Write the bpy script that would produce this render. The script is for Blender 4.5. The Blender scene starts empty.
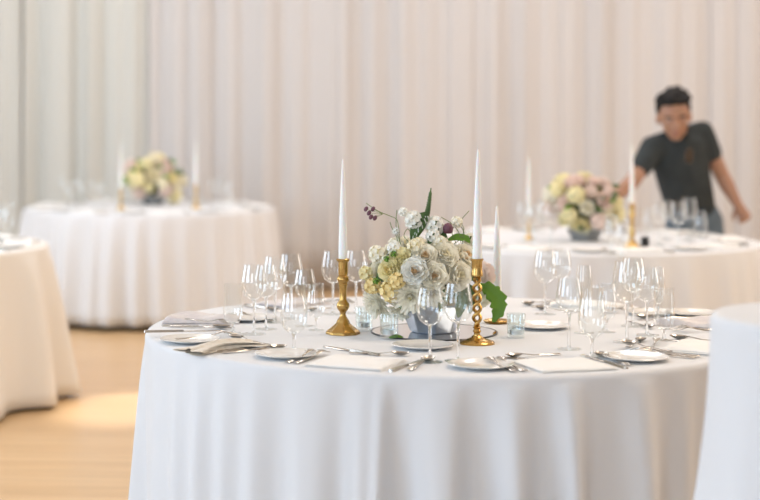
import bpy, math, random
from mathutils import Vector, Matrix, Euler
PI = math.pi
R_ = math.radians
sc = bpy.context.scene
COL = sc.collection
F, PX, PY, EYE = 1640.0, 280.0, 115.0, 1.40      # focal length in pixels, principal point, eye height
TZ = 0.75

def W(px, py, Y):                                  # pixel at a distance -> world point
    return Vector(((px-PX)*Y/F, Y, EYE-(py-PY)*Y/F))
def P(px, py, z=TZ):                               # pixel on a horizontal plane -> world point
    Y = F*(EYE-z)/(py-PY)
    return Vector(((px-PX)*Y/F, Y, z))

# ------------------------------------------------------------------ materials
MATS = {}
def principled(name, col, rough=.5, metal=0, sheen=0, coat=0, trans=0, sub=0, bump=None, vary=None):
    m = bpy.data.materials.new(name); m.use_nodes = True
    nt = m.node_tree; b = nt.nodes['Principled BSDF']
    b.inputs['Base Color'].default_value = (*col, 1)
    b.inputs['Roughness'].default_value = rough
    b.inputs['Metallic'].default_value = metal
    if sheen: b.inputs['Sheen Weight'].default_value = sheen
    if coat: b.inputs['Coat Weight'].default_value = coat
    if sub:
        b.inputs['Subsurface Weight'].default_value = sub
        b.inputs['Subsurface Scale'].default_value = .01
    tc = nt.nodes.new('ShaderNodeTexCoord')
    if vary:                                       # (scale, second colour, strength)
        n = nt.nodes.new('ShaderNodeTexNoise'); n.inputs['Scale'].default_value = vary[0]
        n.inputs['Detail'].default_value = 4
        nt.links.new(tc.outputs['Object'], n.inputs['Vector'])
        r = nt.nodes.new('ShaderNodeValToRGB')
        r.color_ramp.elements[0].position = .5-vary[2]; r.color_ramp.elements[1].position = .5+vary[2]
        r.color_ramp.elements[0].color = (*col, 1); r.color_ramp.elements[1].color = (*vary[1], 1)
        nt.links.new(n.outputs['Fac'], r.inputs['Fac']); nt.links.new(r.outputs['Color'], b.inputs['Base Color'])
    if bump:                                       # (scale, strength)
        n = nt.nodes.new('ShaderNodeTexNoise'); n.inputs['Scale'].default_value = bump[0]
        nt.links.new(tc.outputs['Object'], n.inputs['Vector'])
        bp = nt.nodes.new('ShaderNodeBump'); bp.inputs['Strength'].default_value = bump[1]; bp.inputs['Distance'].default_value = .002
        nt.links.new(n.outputs['Fac'], bp.inputs['Height']); nt.links.new(bp.outputs['Normal'], b.inputs['Normal'])
    if trans:                                      # translucent cloth, petals, leaves
        t = nt.nodes.new('ShaderNodeBsdfTranslucent'); t.inputs['Color'].default_value = (*col, 1)
        mx = nt.nodes.new('ShaderNodeMixShader'); mx.inputs[0].default_value = trans
        out = nt.nodes['Material Output']
        nt.links.new(b.outputs[0], mx.inputs[1]); nt.links.new(t.outputs[0], mx.inputs[2]); nt.links.new(mx.outputs[0], out.inputs[0])
    MATS[name] = m
    return m

def glass_mat(name, tint, boost=1.0, gcol=(1, 1, 1)):
    m = bpy.data.materials.new(name); m.use_nodes = True
    nt = m.node_tree; nt.nodes.remove(nt.nodes['Principled BSDF']); out = nt.nodes['Material Output']
    tr = nt.nodes.new('ShaderNodeBsdfTransparent'); tr.inputs[0].default_value = (*tint, 1)
    gl = nt.nodes.new('ShaderNodeBsdfGlossy'); gl.inputs['Roughness'].default_value = .03; gl.inputs[0].default_value = (*gcol, 1)
    ge = nt.nodes.new('ShaderNodeNewGeometry'); dt = nt.nodes.new('ShaderNodeVectorMath'); dt.operation = 'DOT_PRODUCT'
    nt.links.new(ge.outputs['Normal'], dt.inputs[0]); nt.links.new(ge.outputs['Incoming'], dt.inputs[1])
    def mth(op, a, b=None):
        n = nt.nodes.new('ShaderNodeMath'); n.operation = op; n.use_clamp = op != 'ABSOLUTE'
        for i, q in enumerate((a, b)):
            if q is None: continue
            if isinstance(q, (int, float)): n.inputs[i].default_value = q
            else: nt.links.new(q, n.inputs[i])
        return n.outputs[0]
    ab = mth('ABSOLUTE', dt.outputs['Value']); inv = mth('SUBTRACT', 1.0, ab)
    pw = mth('POWER', inv, 3.5); sca = mth('MULTIPLY', pw, .62*boost); mu_o = mth('ADD', sca, .045*boost)
    mx = nt.nodes.new('ShaderNodeMixShader')
    nt.links.new(mu_o, mx.inputs[0]); nt.links.new(tr.outputs[0], mx.inputs[1]); nt.links.new(gl.outputs[0], mx.inputs[2])
    nt.links.new(mx.outputs[0], out.inputs[0])
    MATS[name] = m
    return m

principled('linen', (.80, .80, .81), .85, sheen=.2, trans=.10, bump=(900, .15))
principled('linen_warm_tint', (.88, .83, .76), .85, sheen=.2, trans=.10)  # copy of the white linen with warm light put into its colour
principled('napkin_white', (.86, .85, .83), .8, bump=(700, .2))
principled('napkin_beige', (.66, .59, .50), .85, bump=(600, .3), vary=(40, (.78, .72, .63), .2))
principled('napkin_grey', (.60, .55, .56), .85, bump=(600, .3), vary=(30, (.74, .70, .68), .2))
principled('china', (.80, .78, .74), .18, coat=.5)
principled('china_shadow_band', (.55, .55, .60), .2)
principled('brass', (.56, .36, .12), .24, 1, vary=(30, (.42, .25, .08), .25))
principled('brass_blur', (.60, .42, .18), .3, 1)
principled('silver', (.50, .47, .43), .22, 1)
principled('zinc', (.46, .52, .60), .38, .75, vary=(25, (.36, .40, .47), .3))
principled('pewter', (.30, .32, .33), .4, .7)
principled('mirror', (.86, .87, .88), .03, 1)
principled('mirror_rim', (.05, .05, .05), .3)
principled('wax', (.86, .86, .83), .4, sub=.3)
principled('wick', (.75, .72, .66), .9)
principled('tin', (.7, .72, .75), .3, 1)
glass_mat('glass', (.98, .985, .985), 1.15)
glass_mat('glass_thick', (.93, .96, .96), 1.6)
def solid_glass():
    m = bpy.data.materials.new('glass_solid'); m.use_nodes = True; nt = m.node_tree; nt.nodes.remove(nt.nodes['Principled BSDF'])
    g = nt.nodes.new('ShaderNodeBsdfGlass'); g.inputs['IOR'].default_value = 1.42; g.inputs['Roughness'].default_value = .02
    nt.links.new(g.outputs[0], nt.nodes['Material Output'].inputs[0]); MATS['glass_solid'] = m
solid_glass()
principled('rose_white', (.99, .95, .82), .6, trans=.26)
principled('rose_cream', (.98, .91, .70), .6, trans=.26)
principled('rose_heart', (.90, .68, .42), .6, trans=.15)
principled('yellow', (.99, .82, .42), .6, trans=.26)
principled('pale_yellow', (.99, .91, .58), .6, trans=.26)
principled('white_petal', (.99, .98, .92), .6, trans=.26)
principled('pink', (.80, .55, .45), .6, trans=.18)
principled('blush', (.93, .78, .70), .6, trans=.26)
principled('plum', (.16, .06, .09), .5, trans=.1)
principled('leaf', (.07, .14, .035), .45, trans=.2, vary=(20, (.12, .22, .06), .2))
principled('leaf_bright', (.20, .40, .05), .4, trans=.3)
principled('moss', (.06, .09, .03), .9)
principled('stem', (.20, .26, .10), .5)
principled('table_top', (.35, .28, .2), .5)
principled('black_metal', (.02, .02, .02), .4, .5)
principled('skin', (.38, .20, .125), .5, sub=.15)
principled('skin_lip', (.36, .15, .12), .5)
principled('hair', (.006, .005, .005), .85, bump=(160, .8))
principled('shirt', (.026, .032, .034), .95, vary=(14, (.036, .043, .045), .2))
principled('jeans', (.10, .14, .18), .9, vary=(60, (.14, .18, .22), .2))
principled('shoe', (.03, .03, .03), .6)
principled('eye_shaded', (.35, .31, .28), .2)  # sclera darkened, the shade of the sockets put into its colour
principled('dark_lens', (.02, .015, .01), .1)
principled('tortoise', (.25, .13, .05), .3)
principled('wall_paint', (.80, .78, .75), .9)
principled('ceiling_paint', (.85, .84, .82), .9)
principled('window_paint', (.85, .85, .85), .5)
principled('linen_shadow', (.78, .76, .74), .85)

# sheer curtain: a voile that lets some light through, faint cross weave
def curtain_mat(name, c):
    m = principled(name, c, .9, trans=.22)
    return m
curtain_mat('curtain', (.755, .725, .705))
curtain_mat('curtain_left', (.755, .75, .70))  # greenish window light put into the cloth colour

def floor_mat():
    m = bpy.data.materials.new('oak_floor'); m.use_nodes = True
    nt = m.node_tree; b = nt.nodes['Principled BSDF']
    tc = nt.nodes.new('ShaderNodeTexCoord')
    mp = nt.nodes.new('ShaderNodeMapping'); mp.inputs['Rotation'].default_value = (0, 0, R_(4))
    nt.links.new(tc.outputs['Object'], mp.inputs[0])
    br = nt.nodes.new('ShaderNodeTexBrick')
    br.inputs['Scale'].default_value = 1; br.inputs['Brick Width'].default_value = 1.9; br.inputs['Row Height'].default_value = .085
    br.inputs['Mortar Size'].default_value = .0012; br.inputs['Mortar Smooth'].default_value = .1; br.offset = .37
    br.inputs['Color1'].default_value = (.62, .40, .20, 1); br.inputs['Color2'].default_value = (.68, .46, .25, 1)
    br.inputs['Mortar'].default_value = (.42, .27, .14, 1)
    nt.links.new(mp.outputs[0], br.inputs['Vector'])
    m2 = nt.nodes.new('ShaderNodeMapping'); m2.inputs['Scale'].default_value = (1.2, 30, 1); m2.inputs['Rotation'].default_value = (0, 0, R_(4))
    nt.links.new(tc.outputs['Object'], m2.inputs[0])
    n = nt.nodes.new('ShaderNodeTexNoise'); n.inputs['Scale'].default_value = 1.6; n.inputs['Detail'].default_value = 6
    nt.links.new(m2.outputs[0], n.inputs['Vector'])
    rr = nt.nodes.new('ShaderNodeValToRGB'); rr.color_ramp.elements[0].color = (.86, .84, .80, 1); rr.color_ramp.elements[1].color = (1.05, 1.05, 1.05, 1)
    rr.color_ramp.elements[0].position = .3; rr.color_ramp.elements[1].position = .65
    nt.links.new(n.outputs['Fac'], rr.inputs[0])
    mx = nt.nodes.new('ShaderNodeMix'); mx.data_type = 'RGBA'; mx.blend_type = 'MULTIPLY'; mx.inputs[0].default_value = 1
    nt.links.new(br.outputs['Color'], mx.inputs[6]); nt.links.new(rr.outputs[0], mx.inputs[7])
    nt.links.new(mx.outputs[2], b.inputs['Base Color'])
    b.inputs['Roughness'].default_value = .32
    return m
MATS['oak_floor'] = floor_mat()

# ------------------------------------------------------------------ mesh builder
class MB:
    def __init__(s): s.v = []; s.f = []; s.m = []
    def add(s, vs, fs, mi=0):
        o = len(s.v); s.v += [tuple(v) for v in vs]; s.f += [tuple(i+o for i in f) for f in fs]; s.m += [mi]*len(fs)
    def box(s, c, d, rot=None, mi=0):
        c = Vector(c); vs = []
        for z in (-1, 1):
            for y in (-1, 1):
                for x in (-1, 1):
                    v = Vector((x*d[0]/2, y*d[1]/2, z*d[2]/2))
                    if rot: v = rot @ v
                    vs.append(c+v)
        s.add(vs, [(0, 2, 3, 1), (4, 5, 7, 6), (0, 1, 5, 4), (2, 6, 7, 3), (0, 4, 6, 2), (1, 3, 7, 5)], mi)
    def lathe(s, prof, n=32, c=(0, 0, 0), mi=0, closed=False, M=None, star=None):
        vs = []; fs = []; k = len(prof)
        for i in range(n):
            a = 2*PI*i/n
            for (r, z) in prof:
                rr = r*(star(a, z) if star else 1)
                v = Vector((rr*math.cos(a), rr*math.sin(a), z))
                if M: v = M @ v
                vs.append(v+Vector(c))
        for i in range(n):
            j = (i+1) % n
            for q in range(k-1 if not closed else k):
                q2 = (q+1) % k
                fs.append((i*k+q, j*k+q, j*k+q2, i*k+q2))
        s.add(vs, fs, mi)
    def tube(s, pts, rad, n=8, mi=0, cap=True):
        pts = [Vector(p) for p in pts]; L = len(pts); vs = []; fs = []
        if not isinstance(rad, (list, tuple)): rad = [rad]*L
        t0 = (pts[1]-pts[0]).normalized()
        u = t0.orthogonal().normalized()
        for i in range(L):
            t = (pts[min(i+1, L-1)]-pts[max(i-1, 0)]).normalized()
            u = (u-t*u.dot(t)).normalized(); w = t.cross(u)
            for q in range(n):
                a = 2*PI*q/n; vs.append(pts[i]+(u*math.cos(a)+w*math.sin(a))*rad[i])
        for i in range(L-1):
            for q in range(n):
                r = (q+1) % n; fs.append((i*n+q, i*n+r, (i+1)*n+r, (i+1)*n+q))
        if cap: fs.append(tuple(range(n))[::-1]); fs.append(tuple((L-1)*n+q for q in range(n)))
        s.add(vs, fs, mi)
    def ball(s, c, r, n=12, mi=0, M=None):
        if not isinstance(r, (list, tuple)): r = (r, r, r)
        c = Vector(c); vs = []; fs = []; k = n//2
        for i in range(k+1):
            ph = PI*i/k
            for j in range(n):
                th = 2*PI*j/n
                v = Vector((r[0]*math.sin(ph)*math.cos(th), r[1]*math.sin(ph)*math.sin(th), r[2]*math.cos(ph)))
                if M: v = M @ v
                vs.append(c+v)
        for i in range(k):
            for j in range(n):
                q = (j+1) % n; fs.append((i*n+j, (i+1)*n+j, (i+1)*n+q, i*n+q))
        s.add(vs, fs, mi)
    def grid(s, fn, nu, nv, mi=0, thick=0):
        vs = [Vector(fn(i/nu, j/nv)) for i in range(nu+1) for j in range(nv+1)]
        fs = [(i*(nv+1)+j, (i+1)*(nv+1)+j, (i+1)*(nv+1)+j+1, i*(nv+1)+j+1) for i in range(nu) for j in range(nv)]
        s.add(vs, fs, mi)
    def build(s, name, mats, parent=None, loc=None, rot=None, smooth=True, weld=True):
        me = bpy.data.meshes.new(name); me.from_pydata(s.v, [], s.f)
        if not isinstance(mats, (list, tuple)): mats = [mats]
        for m in mats: me.materials.append(MATS[m])
        if len(mats) > 1: me.polygons.foreach_set('material_index', s.m)
        me.polygons.foreach_set('use_smooth', [smooth]*len(s.f)); me.update()
        o = bpy.data.objects.new(name, me); COL.objects.link(o)
        if parent: o.parent = parent
        if loc is not None: o.location = loc
        if rot is not None: o.rotation_euler = rot
        if smooth:
            e = None
            try:
                me.set_sharp_from_angle(angle=R_(45))
            except Exception: pass
        return o

def tag(o, label=None, cat=None, group=None, kind=None):
    if label: o['label'] = label
    if cat: o['category'] = cat
    if group: o['group'] = group
    if kind: o['kind'] = kind
    return o
def empty(name, loc, rz=0, label=None, cat=None, group=None):
    o = bpy.data.objects.new(name, None); COL.objects.link(o); o.empty_display_size = .05
    o.location = loc; o.rotation_euler = (0, 0, rz)
    return tag(o, label, cat, group)
def copy_tree(o, parent=None, kids=None):
    c = o.copy(); COL.objects.link(c)
    if parent: c.parent = parent
    for ch in list(o.children): copy_tree(ch, c)
    return c
PROTO = {}
def stamp(key, maker, name, loc, rz, label, cat, group, scale=1):
    """first call builds the thing, later calls copy it with its parts"""
    if key not in PROTO: o = maker(); PROTO[key] = o; used.add(key)
    else: o = copy_tree(PROTO[key])
    o.name = name; o.location = loc
    o.rotation_euler = rz if isinstance(rz, (tuple, list, Euler)) else (0, 0, rz)
    o.scale = (scale,)*3
    for k, v in (('label', label), ('category', cat), ('group', group)):
        if v: o[k] = v
    return o
used = set()

# ------------------------------------------------------------------ the room
def struct(name, mb, m, **k): return tag(mb.build(name, m, smooth=False, **k), kind='structure')
X0, X1, Y0, Y1, H = -6.0, 9.0, -4.0, 14.2, 4.4
b = MB(); b.box(((X0+X1)/2, (Y0+Y1)/2, -.05), (X1-X0, Y1-Y0, .1)); struct('floor', b, 'oak_floor')
b = MB(); b.box(((X0+X1)/2, (Y0+Y1)/2, H+.05), (X1-X0, Y1-Y0, .1)); struct('ceiling', b, 'ceiling_paint')
b = MB(); b.box(((X0+X1)/2, Y1+.05, H/2), (X1-X0, .1, H)); struct('wall_back', b, 'wall_paint')
b = MB(); b.box((X1+.05, (Y0+Y1)/2, H/2), (.1, Y1-Y0, H)); struct('wall_right', b, 'wall_paint')
b = MB(); b.box((X0-.05, (Y0+Y1)/2, H/2), (.1, Y1-Y0, H)); struct('wall_left', b, 'wall_paint')
b = MB(); b.box(((X0+X1)/2, Y0-.05, H/2), (X1-X0, .1, H)); struct('wall_front', b, 'wall_paint')

def window(n, c, w, h, axis):
    """window frame with mullions standing just proud of the wall"""
    b = MB(); t = .07
    def bar(u, z, du, dz):
        if axis == 'y': b.box((c[0]+u, c[1], z), (du, .06, dz))
        else: b.box((c[0], c[1]+u, z), (.06, du, dz))
    bar(-w/2, c[2], t, h+t); bar(w/2, c[2], t, h+t); bar(0, c[2]+h/2, w, t); bar(0, c[2]-h/2, w, t)
    bar(0, c[2], .04, h); bar(0, c[2], w, .04)
    struct('window_%d' % n, b, 'window_paint')
window(1, (-3.2, Y0+.03, 2.0), 3.4, 2.8, 'y')
window(2, (1.6, Y0+.03, 2.0), 3.4, 2.8, 'y')
window(3, (X0+.03, 1.5, 2.0), 3.6, 2.8, 'x')
window(4, (X0+.03, 8.0, 2.0), 3.6, 2.8, 'x')
window(5, (X1-.03, 8.0, 2.0), 3.6, 2.8, 'x')  # unseen window, added to carry side light for the background

# curtains: three hanging lengths meeting at the seams seen in the photo
YC = 13.1
def curtain(x0, x1, seed, mat, label, dy=0):
    rnd = random.Random(seed)
    ks = [(2*PI/rnd.uniform(.17, .30), rnd.uniform(0, 6.28), rnd.uniform(.008, .018)) for _ in range(4)]
    ks += [(2*PI/rnd.uniform(.45, .9), rnd.uniform(0, 6.28), rnd.uniform(.006, .014)) for _ in range(3)]
    ks += [(2*PI/rnd.uniform(.07, .11), rnd.uniform(0, 6.28), .004) for _ in range(2)]
    n = int((x1-x0)/.018)
    def fn(u, v):
        x = x0+(x1-x0)*u; z = .02+(H-.06)*v
        y = YC+dy
        for i, (k, p, a) in enumerate(ks):
            y += a*math.sin(k*x+p+.25*math.sin(1.3*z+i))*(1.15-.3*v)
        edge = min(u, 1-u)*(x1-x0)
        y += .025*math.exp(-(edge/.04)**2)
        return (x+.012*math.sin(ks[0][0]*x*2+ks[0][1]), y, z)
    b = MB(); b.grid(fn, n, 12)
    o = b.build('curtain', mat)
    md = o.modifiers.new('s', 'SOLIDIFY'); md.thickness = .002
    tag(o, label, 'curtain')
def cx_(px): return (px-PX)*YC/F
curtain(X0+.1, cx_(14)+.06, 3, 'curtain_left', 'narrow sheer curtain, tinted greenish-grey for window light, at the far left edge of the backdrop', -.03)
curtain(cx_(14)+.01, cx_(147), 5, 'curtain_left', 'ivory sheer curtain hanging behind the left background table, left of the dark seam')
curtain(cx_(147)+.01, X1-.1, 8, 'curtain', 'wide pinkish-white sheer curtain filling the backdrop from the seam to the right')

# ------------------------------------------------------------------ tables and cloths
TR = .915
def make_cloth(name, cx, cy, R, zt, ridges, flare, amp, nth, nz, mat, seed, sharp=None, zbot=.02, power=.75):
    """round top, softly rounded rim, skirt whose folds open out towards the floor.
       ridges: list of (angle, half width, height); angle 0 faces the camera, positive to the right"""
    rnd = random.Random(seed)
    def f(th):
        s = 0
        for a, w, h in ridges:
            d = (th-a+PI) % (2*PI)-PI
            if abs(d) < 4*w:
                s += h*math.exp(-(d/w)**2)
        return s
    ph = [rnd.uniform(0, 6.28) for _ in range(4)]
    vs = []; fs = []; rings = []
    top = [0.02, .2, .4, .6, .75, .85, .93]
    for q in top: rings.append(('t', q*R, 0))
    rr = .014
    for i in range(5):
        a = PI/2*i/4; rings.append(('r', R-rr+rr*math.sin(a), zt-rr+rr*math.cos(a)))
    for i in range(1, nz+1):
        t = (i/nz)**1.25; rings.append(('s', t, 0))
    fl = [f(2*PI*i/nth) for i in range(nth)]
    for kind, a, zz in rings:
        for i in range(nth):
            th = 2*PI*i/nth
            if kind == 't': r, z = a, zt
            elif kind == 'r': r, z = a, zz
            else:
                t = a
                z = (zt-rr)*(1-t)+zbot*t
                w = t**power
                wob = .006*math.sin(5*th+ph[0]+2*t)+.004*math.sin(11*th+ph[1]-3*t)
                r = R+flare*(t**power if power > 1 else t)+amp*fl[i]*w+wob*w
            sh = .25*t*.1 if kind == 's' else 0
            vs.append((cx+r*math.sin(th), cy-r*math.cos(th), z))
    n = len(rings)
    vs.append((cx, cy, zt)); c0 = len(vs)-1
    for i in range(nth):
        j = (i+1) % nth; fs.append((c0, i, j))
        for q in range(n-1): fs.append((q*nth+i, (q+1)*nth+i, (q+1)*nth+j, q*nth+j))
    b = MB(); b.add(vs, fs)
    o = b.build(name, mat)
    md = o.modifiers.new('s', 'SOLIDIFY'); md.thickness = .0015; md.offset = 1
    for p in o.data.polygons: p.use_smooth = True
    return o
def auto_ridges(seed, n, w=3.4, lo=.5, hi=1.0):
    rnd = random.Random(seed); st = 360/n; out = []
    for i in range(n):
        out.append((R_(i*st+rnd.uniform(-.28, .28)*st), R_(w*rnd.uniform(.75, 1.3)), rnd.uniform(lo, hi)))
    return out
def make_table(cx, cy, R, zt, label, tall=False):
    t = empty('round_table', (cx, cy, 0), 0, label, 'table')
    b = MB(); b.lathe([(0, -.001), (R-.02, -.001), (R-.016, -.005), (R-.016, -.022), (R-.03, -.026), (0, -.026)], 64)
    b.build('tabletop', 'table_top', t, loc=(0, 0, zt-.003))
    if tall:
        b = MB(); b.lathe([(.03, .02), (.03, zt-.032)], 16); b.build('column', 'black_metal', t)
        b = MB(); b.lathe([(0, 0), (.2, 0), (.2, .01), (.03, .025), (0, .025)], 32); b.build('base', 'black_metal', t)
    else:
        for k in range(4):
            a = PI/4+k*PI/2; q = R*.62
            b = MB(); b.tube([(q*.9*math.cos(a), q*.9*math.sin(a), zt-.03), (q*math.cos(a), q*math.sin(a), 0.0)], .014, 8)
            b.build('leg', 'black_metal', t)
    return t

MC = (0.51, 4.97)
TABLES = {'main': MC, 'right': ((580-PX)*8.5/F, 8.5), 'left': ((150-PX)*11.5/F, 11.5), 'near': ((-137-PX)*8.15/F, 8.15)}
make_table(*MC, TR, TZ, 'round banquet table in the foreground, hidden under its white cloth')
make_table(*TABLES['right'], TR, TZ, 'round banquet table under the cloth nearest the man')
make_table(*TABLES['left'], .88, TZ, 'round banquet table under the cloth at back left, one black foot showing')
make_table(*TABLES['near'], TR, TZ, 'round banquet table under the cloth cut off by the left edge')
# main cloth folds: measured ridges at the front, irregular ones round the back
def ang_of(px, py=500):
    """angle on the rim of the main table seen at column px"""
    best = None
    for i in range(-900, 901):
        th = R_(i/10); r = TR+.02
        X = MC[0]+r*math.sin(th); Y = MC[1]-r*math.cos(th)
        x = PX+F*X/Y
        if best is None or abs(x-px) < best[0]: best = (abs(x-px), th)
    return best[1]
main_r = [(ang_of(p), R_(w), h) for p, w, h in
          [(150, 4, .22), (172, 3, .4), (196, 3, .6), (222, 3, .5), (252, 3.2, .6), (300, 3.4, .7), (322, 2.5, .5), (362, 2.6, .9), (381, 1.3, .75),
           (437, 3.0, 1.0), (455, 1.8, .5), (514, 2.7, 1.15), (571, 2.3, 1.1), (644, 3.3, 1.0), (690, 2.5, .4), (735, 3, .9)]]
lo = max(a for a, _, _ in main_r); 
rnd = random.Random(4); a = lo+R_(11)
while a < 2*PI-R_(92):
    main_r.append((a, R_(rnd.uniform(2.6, 4)), rnd.uniform(.6, 1.1))); a += R_(rnd.uniform(9, 13))
tag(make_cloth('tablecloth', *MC, TR, TZ+.001, main_r, -.016, .105, 900, 30, 'linen', 1, power=.62),
    'white floor-length tablecloth with soft folds on the large foreground table', 'tablecloth')
tag(make_cloth('tablecloth', *TABLES['right'], TR, TZ+.001, auto_ridges(11, 30), .03, .085, 540, 12, 'linen', 2, power=.6),
    'white tablecloth on the background table the man is setting', 'tablecloth')
tag(make_cloth('tablecloth', *TABLES['left'], .88, TZ+.001, auto_ridges(7, 33, 3.2), .02, .085, 540, 12, 'linen', 3, zbot=.04, power=.6),
    'white pleated tablecloth on the small-looking table at back left', 'tablecloth')
tag(make_cloth('tablecloth', *TABLES['near'], TR, TZ+.001, auto_ridges(23, 15, 6.5, .6, 1.0), .03, .16, 540, 14, 'linen_warm_tint', 4, power=.7),
    'white tablecloth with wide folds, warm light put into its cream colour, on the table at the left edge', 'tablecloth')
NZ = .988
NT = ((715+.27*490-PX)*3.35/F, 3.35)
make_table(NT[0], NT[1], .27, NZ, 'tall narrow cocktail table under white cloth at the right edge', True)
near_r = [(R_(d), R_(w), h) for d, w, h in [(-98, 7, .1), (-64, 8, .55), (-36, 6, .35), (-8, 9, .9), (25, 10, .9), (60, 12, 1), (100, 12, .8), (140, 12, 1), (180, 12, 1), (220, 12, 1), (250, 8, .7)]]
tag(make_cloth('tablecloth', *NT, .27, NZ+.001, near_r, .10, .10, 360, 20, 'linen', 6, power=1.8),
    'white cloth over the tall cocktail table at the right edge', 'tablecloth')

# ------------------------------------------------------------------ tableware
def shell(out, th):
    """closed thin-walled profile from an outer profile going up"""
    inn = [(max(r-th, .0004), z+(th if i == 0 else 0)) for i, (r, z) in enumerate(out)]
    return out+inn[::-1]
GL = {  # bowl outer profile (r, z above table), stem, foot radius
 'wine': dict(bowl=[(.004, .100), (.016, .104), (.028, .114), (.036, .130), (.0385, .147), (.037, .166), (.033, .187), (.0295, .205)], stem=.100, foot=.036),
 'goblet': dict(bowl=[(.005, .048), (.017, .052), (.029, .062), (.0355, .080), (.0375, .100), (.0355, .124), (.032, .148), (.0305, .170), (.0315, .186)], stem=.048, foot=.034),
 'flute': dict(bowl=[(.004, .075), (.012, .080), (.019, .092), (.0235, .112), (.0255, .138), (.025, .165), (.023, .190), (.0212, .212)], stem=.075, foot=.032),
 'tumbler': dict(bowl=[(.004, .030), (.018, .032), (.026, .042), (.030, .060), (.0305, .085), (.029, .110), (.028, .150)], stem=.030, foot=.028)}
def make_glass(kind, parts=True):
    g = GL[kind]; n = 28 if parts else 16
    bw = MB(); bw.lathe(shell(g['bowl'], .0011), n)
    st = MB(); st.lathe([(0, .004), (.0062, .0045), (.0042, .012), (.0036, g['stem']*.6), (.0042, g['stem']-.006), (.0075, g['stem']+.003), (.0, g['stem']+.005)], 14)
    ft = MB(); ft.lathe([(0, 0), (g['foot'], 0), (g['foot'], .0012), (g['foot']*.5, .0024), (.0045, .0055), (0, .006)], n)
    if parts:
        e = empty('wine_glass', (0, 0, 0))
        bw.build('bowl', 'glass', e); st.build('stem', 'glass_solid', e); ft.build('foot', 'glass_thick', e)
        return e
    b = MB(); b.add(bw.v, bw.f); b.add(st.v, st.f, 1); b.add(ft.v, ft.f, 1)
    return b.build('wine_glass', ['glass', 'glass_thick'])
NAMES = {'wine': ('wine_glass', 'wine glass'), 'goblet': ('water_goblet', 'goblet'), 'flute': ('champagne_flute', 'flute'), 'tumbler': ('short_goblet', 'goblet')}
ZT = TZ+.0028
main_glasses = [
 ('wine', 430, 363, .95, 'stemmed wine glass with wide bowl in front of the silver bowl, left of its twin'),
 ('wine', 458, 362, 1.0, 'stemmed wine glass in front of the twisted brass candlestick, reflecting green'),
 ('goblet', 294, 352, 1.0, 'tulip water goblet on short stem, front left beside the bread plate'),
 ('goblet', 592, 357, 1.0, 'tulip water goblet on short stem behind the right-hand white napkin'),
 ('tumbler', 233, 334, .98, 'small straight goblet at the left end of the left glass cluster'),
 ('wine', 254, 335, 1.0, 'wine glass at the front of the left glass cluster, left of the others'),
 ('wine', 266, 330, .95, 'wine glass in the middle of the left glass cluster'),
 ('wine', 275, 323, 1.0, 'wine glass in the left cluster, second from its right, farther back'),
 ('wine', 291, 319, 1.0, 'tall wine glass at the right of the left cluster, rim highest'),
 ('wine', 305, 327, .85, 'short-bowled wine glass between the left cluster and the baluster candlestick'),
 ('goblet', 316, 331, .75, 'small goblet just left of the baluster candlestick'),
 ('wine', 333, 315, 1.0, 'wine glass seen behind the baluster candlestick, on its left'),
 ('wine', 356, 314, 1.0, 'wine glass seen just right of the baluster candlestick'),
 ('flute', 368, 319, .85, 'narrow glass between the baluster candlestick and the yellow flowers'),
 ('wine', 545, 315, 1.0, 'wine glass at the left of the right glass cluster, rim above the cloth behind'),
 ('wine', 561, 308, .93, 'wine glass second from the left in the right glass cluster'),
 ('wine', 569, 350, .96, 'wine glass left of the tulip goblet behind the right white napkin'),
 ('flute', 584, 334, .95, 'slender flute behind the tulip goblet on the right'),
 ('goblet', 607, 333, .78, 'small goblet between the tulip goblet and the tall right wine glasses'),
 ('wine', 627, 343, 1.12, 'large wine glass, tallest on the right side of the table'),
 ('wine', 633, 327, 1.02, 'large wine glass half hidden behind the tallest one at right'),
 ('wine', 647, 336, .97, 'wine glass right of the two large ones, second from right end'),
 ('tumbler', 664, 341, 1.0, 'small goblet at the right end of the right glass cluster'),
 ('flute', 658, 326, .85, 'narrow glass behind the small goblet at the right end')]
for kind, x, y, s, lab in main_glasses:
    p = P(x, y, TZ)
    stamp('g_'+kind, lambda k=kind: make_glass(k), NAMES[kind][0], (p.x, p.y, ZT), random.random()*6, lab, NAMES[kind][1], 'glassware on the foreground table', s)

def make_plate():
    b = MB(); b.lathe([(0, 0.0), (.05, 0.0), (.056, .003), (.085, .010), (.0865, .0115), (.085, .0125), (.06, .0065), (.052, .004), (0, .004)], 48)
    return b.build('bread_plate', 'china')
def plate_at(px, py, lab, group='bread plates on the foreground table', s=1):
    p = P(px, py); stamp('plate', make_plate, 'bread_plate', (p.x, p.y, ZT), 0, lab, 'plate', group, s)
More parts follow.
